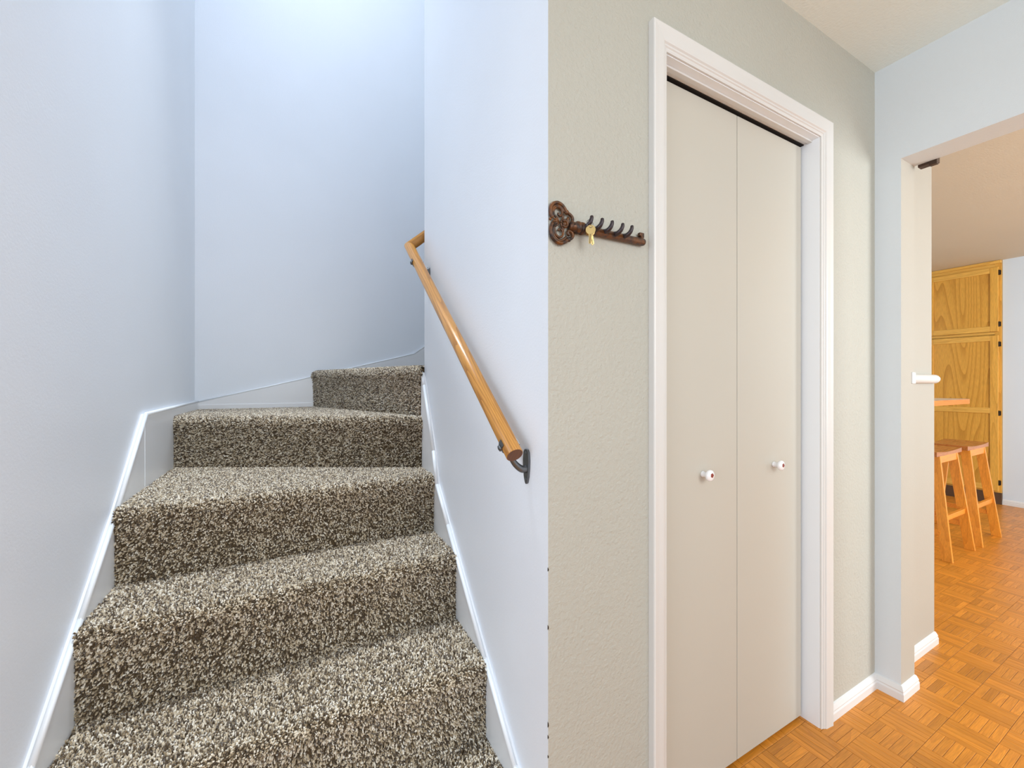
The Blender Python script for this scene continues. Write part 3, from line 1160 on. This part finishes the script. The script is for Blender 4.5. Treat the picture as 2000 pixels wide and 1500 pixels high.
# shaft with collars; local x runs along the wall
xs0, xs1 = kp(1112, 440).x, 0.7735 - 0.565
lathe(bm, [(0, 0.006), (0.004, 0.0105), (0.016, 0.0110), (0.019, 0.0105), (0.0195, 0.0135), (0.024, 0.0140), (0.027, 0.0135), (0.0275, 0.0105),
           (0.031, 0.0105), (0.0315, 0.0135), (0.036, 0.0140), (0.038, 0.0130), (0.039, 0.0095), (xs1 - xs0 - 0.003, 0.0088), (xs1 - xs0, 0.0075)],
      (xs0, -0.009, -0.0005), (1, 0, 0), 18)
finish('shaft', bm, M['iron'], kr, smooth=True)
bm = bmesh.new()
lathe(bm, [(0, 0.0022), (0.0008, 0.002), (0.001, 0.0004)], (kp(1117.5, 438).x, -0.0198, 0.001), (0, -1, 0), 10)
finish('screw', bm, M['hinge'], kr)
bm = bmesh.new()
# key bit at the far end: upright hook-shaped tooth
bx = xs1
prism(bm, [(bx - 0.011, -0.013, 0.006), (bx - 0.011, -0.013, 0.013), (bx - 0.0165, -0.013, 0.0135), (bx - 0.0165, -0.013, 0.0215),
           (bx - 0.002, -0.013, 0.0215), (bx - 0.002, -0.013, 0.010), (bx - 0.006, -0.013, 0.006)], (0, 0.009, 0))
finish('bit', bm, M['iron'], kr, bevel=0.0012)
hook_x = []
for px in (1153.5, 1174, 1193.5, 1214, 1232):
    # wall position of the hook tip from the perspective drawing
    k = (px - 1000) / 801.03
    xw = (math.sin(TH) + k * math.cos(TH)) / (math.cos(TH) - k * math.sin(TH)) * (YC - 0.03)
    hx = xw - 0.565 - 0.004
    hook_x.append(hx)
    bm = bmesh.new()
    pp = smooth_path([(hx - 0.003, -0.012, 0.002), (hx - 0.001, -0.022, 0.0015), (hx + 0.002, -0.030, 0.007), (hx + 0.0045, -0.033, 0.016), (hx + 0.0050, -0.0325, 0.0225)], 4)
    n = len(pp)
    tube(bm, pp, [0.0062 - 0.0024 * i / (n - 1) if i < n - 1 else 0.002 for i in range(n)], 10)
    finish('hook', bm, M['iron_dark'], kr, smooth=True)


def make_key(name, loc, rz, ry, label):
    e = empty(name, loc)
    e.rotation_euler = (0, ry, rz)
    tag(e, label, 'key', 'keys on the rack')
    # round bow with a hole: annulus polygon built as ring
    bm = bmesh.new()
    n = 24
    ro, hz = 0.0108, 0.0070
    rows = {}
    for y in (-0.0009, 0.0009):
        outer = [bm.verts.new((ro * math.cos(2 * math.pi * k / n), y, ro * 0.98 * math.sin(2 * math.pi * k / n))) for k in range(n)]
        inner = [bm.verts.new((0.0036 * math.cos(2 * math.pi * k / n), y, 0.0026 * math.sin(2 * math.pi * k / n) + 0.0062)) for k in range(n)]
        rows[y] = (outer, inner)
        for k in range(n):
            bm.faces.new([outer[k], outer[(k + 1) % n], inner[(k + 1) % n], inner[k]])
    for q in (0, 1):
        A, B = rows[-0.0009][q], rows[0.0009][q]
        for k in range(n):
            bm.faces.new([A[k], A[(k + 1) % n], B[(k + 1) % n], B[k]])
    finish('bow', bm, M['brass'], e)
    bm = bmesh.new()
    prism(bm, [(-0.0040, -0.0009, -0.0095), (-0.0040, -0.0009, -0.0125), (-0.0030, -0.0009, -0.014), (-0.0030, -0.0009, -0.029), (-0.001, -0.0009, -0.0318),
               (0.0022, -0.0009, -0.0295), (0.0036, -0.0009, -0.028), (0.0024, -0.0009, -0.0262), (0.0040, -0.0009, -0.0240), (0.0026, -0.0009, -0.0220),
               (0.0042, -0.0009, -0.0195), (0.0030, -0.0009, -0.0172), (0.0042, -0.0009, -0.015), (0.0042, -0.0009, -0.0095)], (0, 0.0018, 0))
    finish('blade', bm, M['brass'], e)
    bm = bmesh.new()
    box(bm, -0.0009, 0.0003, -0.00105, -0.0009, -0.030, -0.010)
    finish('groove', bm, M['hinge'], e)
    return e


hx = 0.565 + hook_x[0]
make_key('key', (hx + 0.0005, YC - 0.0345, KZ - 0.0105), math.radians(-36), math.radians(3), 'front brass key hanging from the first hook of the key rack')
make_key('key', (hx + 0.0035, YC - 0.0290, KZ - 0.0115), math.radians(-24), math.radians(-12), 'second brass key mostly hidden behind the front key on the rack')
bm = bmesh.new()
tube(bm, arc((hx + 0.001, KZ + 0.004), 0.0088, 0, 345, 24, y=YC - 0.0315), 0.0007, 6)
tag(finish('key_ring', bm, M['steel'], None, smooth=True), 'thin wire key ring looped over the first hook of the key rack', 'key ring')

# ------------------------------------------------------------------ tall oak kitchen cabinet
CY0, CY1 = 1.287, 2.30
cab = empty('pantry_cabinet', (XF, CY0, 0))
tag(cab, 'tall oak pantry cabinet with raised frame doors at the far kitchen wall', 'cabinet')


def cbox(name, b, mat, parent=cab, bevel=0.0, off=(XF, CY0, 0)):
    bm = bmesh.new()
    box(bm, *b)
    bmesh.ops.translate(bm, verts=bm.verts, vec=-Vector(off))
    return finish(name, bm, mat, parent, bevel=bevel)


cbox('body', (XF + 0.02, XF + 0.60, CY0, CY1, 0.0, ZC - 0.002), M['cab_x'])
cbox('toe_kick', (XF - 0.006, XF + 0.02, CY0, CY1, 0.0, 0.115), M['toe'])
for z0, z1 in ((0.115, 0.14), (1.70, 1.725), (2.375, 2.438)):
    cbox('face_rail', (XF + 0.001, XF + 0.02, CY0 + 0.045, CY1 - 0.04, z0, z1), M['cab_y'])
for y0 in (CY0, 1.83, CY1 - 0.04):
    cbox('face_stile', (XF, XF + 0.0195, y0, y0 + 0.045, 0.115, ZC - 0.002), M['cab_x'])
cbox('crown', (XF - 0.018, XF + 0.0, CY0, CY1, 2.408, 2.438), M['cab_y'], bevel=0.004)


def cdoor(y0, y1, z0, z1, mids, name='cabinet_door'):
    e = empty(name, (0, y0 - CY0, 0))
    e.parent = cab
    off = (XF, y0, 0)
    S = 0.056
    for a, b in ((y0, y0 + S), (y1 - S, y1)):
        cbox('stile', (XF - 0.020, XF - 0.001, a, b, z0, z1), M['cab_x'], e, 0.003, off)
    levels = [z0] + mids + [z1 - S]
    for z in levels:
        cbox('rail', (XF - 0.020, XF - 0.001, y0 + S, y1 - S, z, z + S), M['cab_y'], e, 0.003, off)
    for a, b in zip(levels[:-1], levels[1:]):
        cbox('panel', (XF - 0.010, XF - 0.002, y0 + S - 0.002, y1 - S + 0.002, a + S - 0.002, b + 0.002), M['panel'], e, 0.0, off)
    return e


for y0, y1 in ((1.306, 1.832), (1.845, 2.29)):
    u_ = cdoor(y0, y1, 1.728, 2.372, [])
    l_ = cdoor(y0, y1, 0.132, 1.690, [0.905])
    if y0 < 1.5:
        for e, zs in ((u_, (2.315, 1.80)), (l_, (1.60, 0.91, 0.215))):
            for z in zs:
                h = bmesh.new()
                lathe(h, [(0, 0.006), (0.05, 0.006)], (-0.012, -0.006, z - 0.025), (0, 0, 1), 10)
                box(h, -0.006, -0.001, -0.016, -0.002, z - 0.022, z + 0.022)
                finish('hinge', h, M['hinge'], e)

# ------------------------------------------------------------------ bar counter and stools
bar = empty('bar_counter', (4.2, 1.5, 0))
tag(bar, 'raised bar counter with pale top and orange wood edge above the stools', 'counter')
bm = bmesh.new()
ct = [(3.2, 1.16), (4.78, 1.16), (4.86, 1.175), (4.905, 1.215), (4.92, 1.28), (4.92, 1.62), (3.2, 1.62)]
prism(bm, [(x - 4.2, y - 1.5, 1.043) for x, y in ct], (0, 0, 0.037))
for f in bm.faces:
    f.material_index = 0 if abs(f.normal.z) > 0.9 else 1
bm.normal_update()
for f in bm.faces:
    f.material_index = 0 if abs(f.normal.z) > 0.5 else 1
finish('counter_top', bm, [M['counter'], M['counter_edge']], bar)
bm = bmesh.new()
box(bm, -1.0, 0.55, -0.02, 0.10, 0.0, 1.043)
finish('bar_wall', bm, M['white_wall'], bar)


def make_stool():
    e = empty('bar_stool')
    # saddle seat: long in x, shallow in y
    bm = bmesh.new()
    nx, ny = 12, 6
    sx, sy, ztop = 0.235, 0.125, 0.728
    top, bot = [], []
    for j in range(ny + 1):
        for i in range(nx + 1):
            x = -sx + 2 * sx * i / nx
            y = -sy + 2 * sy * j / ny
            dip = 0.010 * (1 - (x / sx) ** 2)
            top.append(bm.verts.new((x, y, ztop + 0.006 - dip)))
            bot.append(bm.verts.new((x, y, ztop - 0.026)))
    W = nx + 1
    for j in range(ny):
        for i in range(nx):
            q = [j * W + i, j * W + i + 1, (j + 1) * W + i + 1, (j + 1) * W + i]
            bm.faces.new([top[k] for k in q])
            bm.faces.new([bot[k] for k in q[::-1]])
    edge = [i for i in range(W)] + [j * W + nx for j in range(1, ny + 1)] + [ny * W + i for i in range(nx - 1, -1, -1)] + [j * W for j in range(ny - 1, 0, -1)]
    for a, b in zip(edge, edge[1:] + edge[:1]):
        bm.faces.new([top[a], bot[a], bot[b], top[b]])
    finish('seat', bm, M['stool_seat'], e)
    zs = ztop - 0.026
    for s in (-1, 1):
        for t in (-1, 1):
            bm = bmesh.new()
            tx, ty = s * 0.160, t * 0.095
            fx, fy = s * 0.215, t * 0.172
            def ring(cx, cy, z):
                return [(cx - 0.010, cy - 0.027, z), (cx + 0.010, cy - 0.027, z), (cx + 0.010, cy + 0.027, z), (cx - 0.010, cy + 0.027, z)]
            a = [bm.verts.new(p) for p in ring(fx, fy, 0)]
            b = [bm.verts.new(p) for p in ring(tx, ty, zs)]
            bm.faces.new(a[::-1])
            bm.faces.new(b)
            for k in range(4):
                bm.faces.new([a[k], a[(k + 1) % 4], b[(k + 1) % 4], b[k]])
            finish('leg', bm, M['stool_z'], e, bevel=0.002)
    for t in (-1, 1):
        bm = bmesh.new()
        box(bm, -0.158, 0.158, t * 0.112 - 0.009, t * 0.112 + 0.009, zs - 0.050, zs)
        finish('apron', bm, M['stool_x'], e, bevel=0.0015)
        bm = bmesh.new()
        box(bm, -0.192, 0.192, t * 0.145 - 0.010, t * 0.145 + 0.010, 0.262, 0.296)
        finish('stretcher', bm, M['stool_x'], e, bevel=0.0015)
    for s in (-1, 1):
        bm = bmesh.new()
        box(bm, s * 0.203 - 0.009, s * 0.203 + 0.009, -0.135, 0.135, 0.165, 0.200)
        finish('stretcher', bm, M['stool_x'], e, bevel=0.0015)
        bm = bmesh.new()
        box(bm, s * 0.162 - 0.008, s * 0.162 + 0.008, -0.09, 0.09, zs - 0.045, zs)
        finish('apron', bm, M['stool_x'], e, bevel=0.0015)
    return e


def copy_tree(o, parent=None):
    c = o.copy()
    COL.objects.link(c)
    c.parent = parent
    for ch in list(o.children):
        copy_tree(ch, c)
    return c


st1 = make_stool()
st2 = copy_tree(st1)
st1.location = (4.118, 1.218, 0)
st2.location = (4.690, 1.212, 0)
tag(st1, 'orange brown wooden bar stool nearer the opening, partly hidden by the wall edge', 'stool', 'stools at the bar')
tag(st2, 'orange brown wooden bar stool farther away, next to the oak cabinet', 'stool', 'stools at the bar')
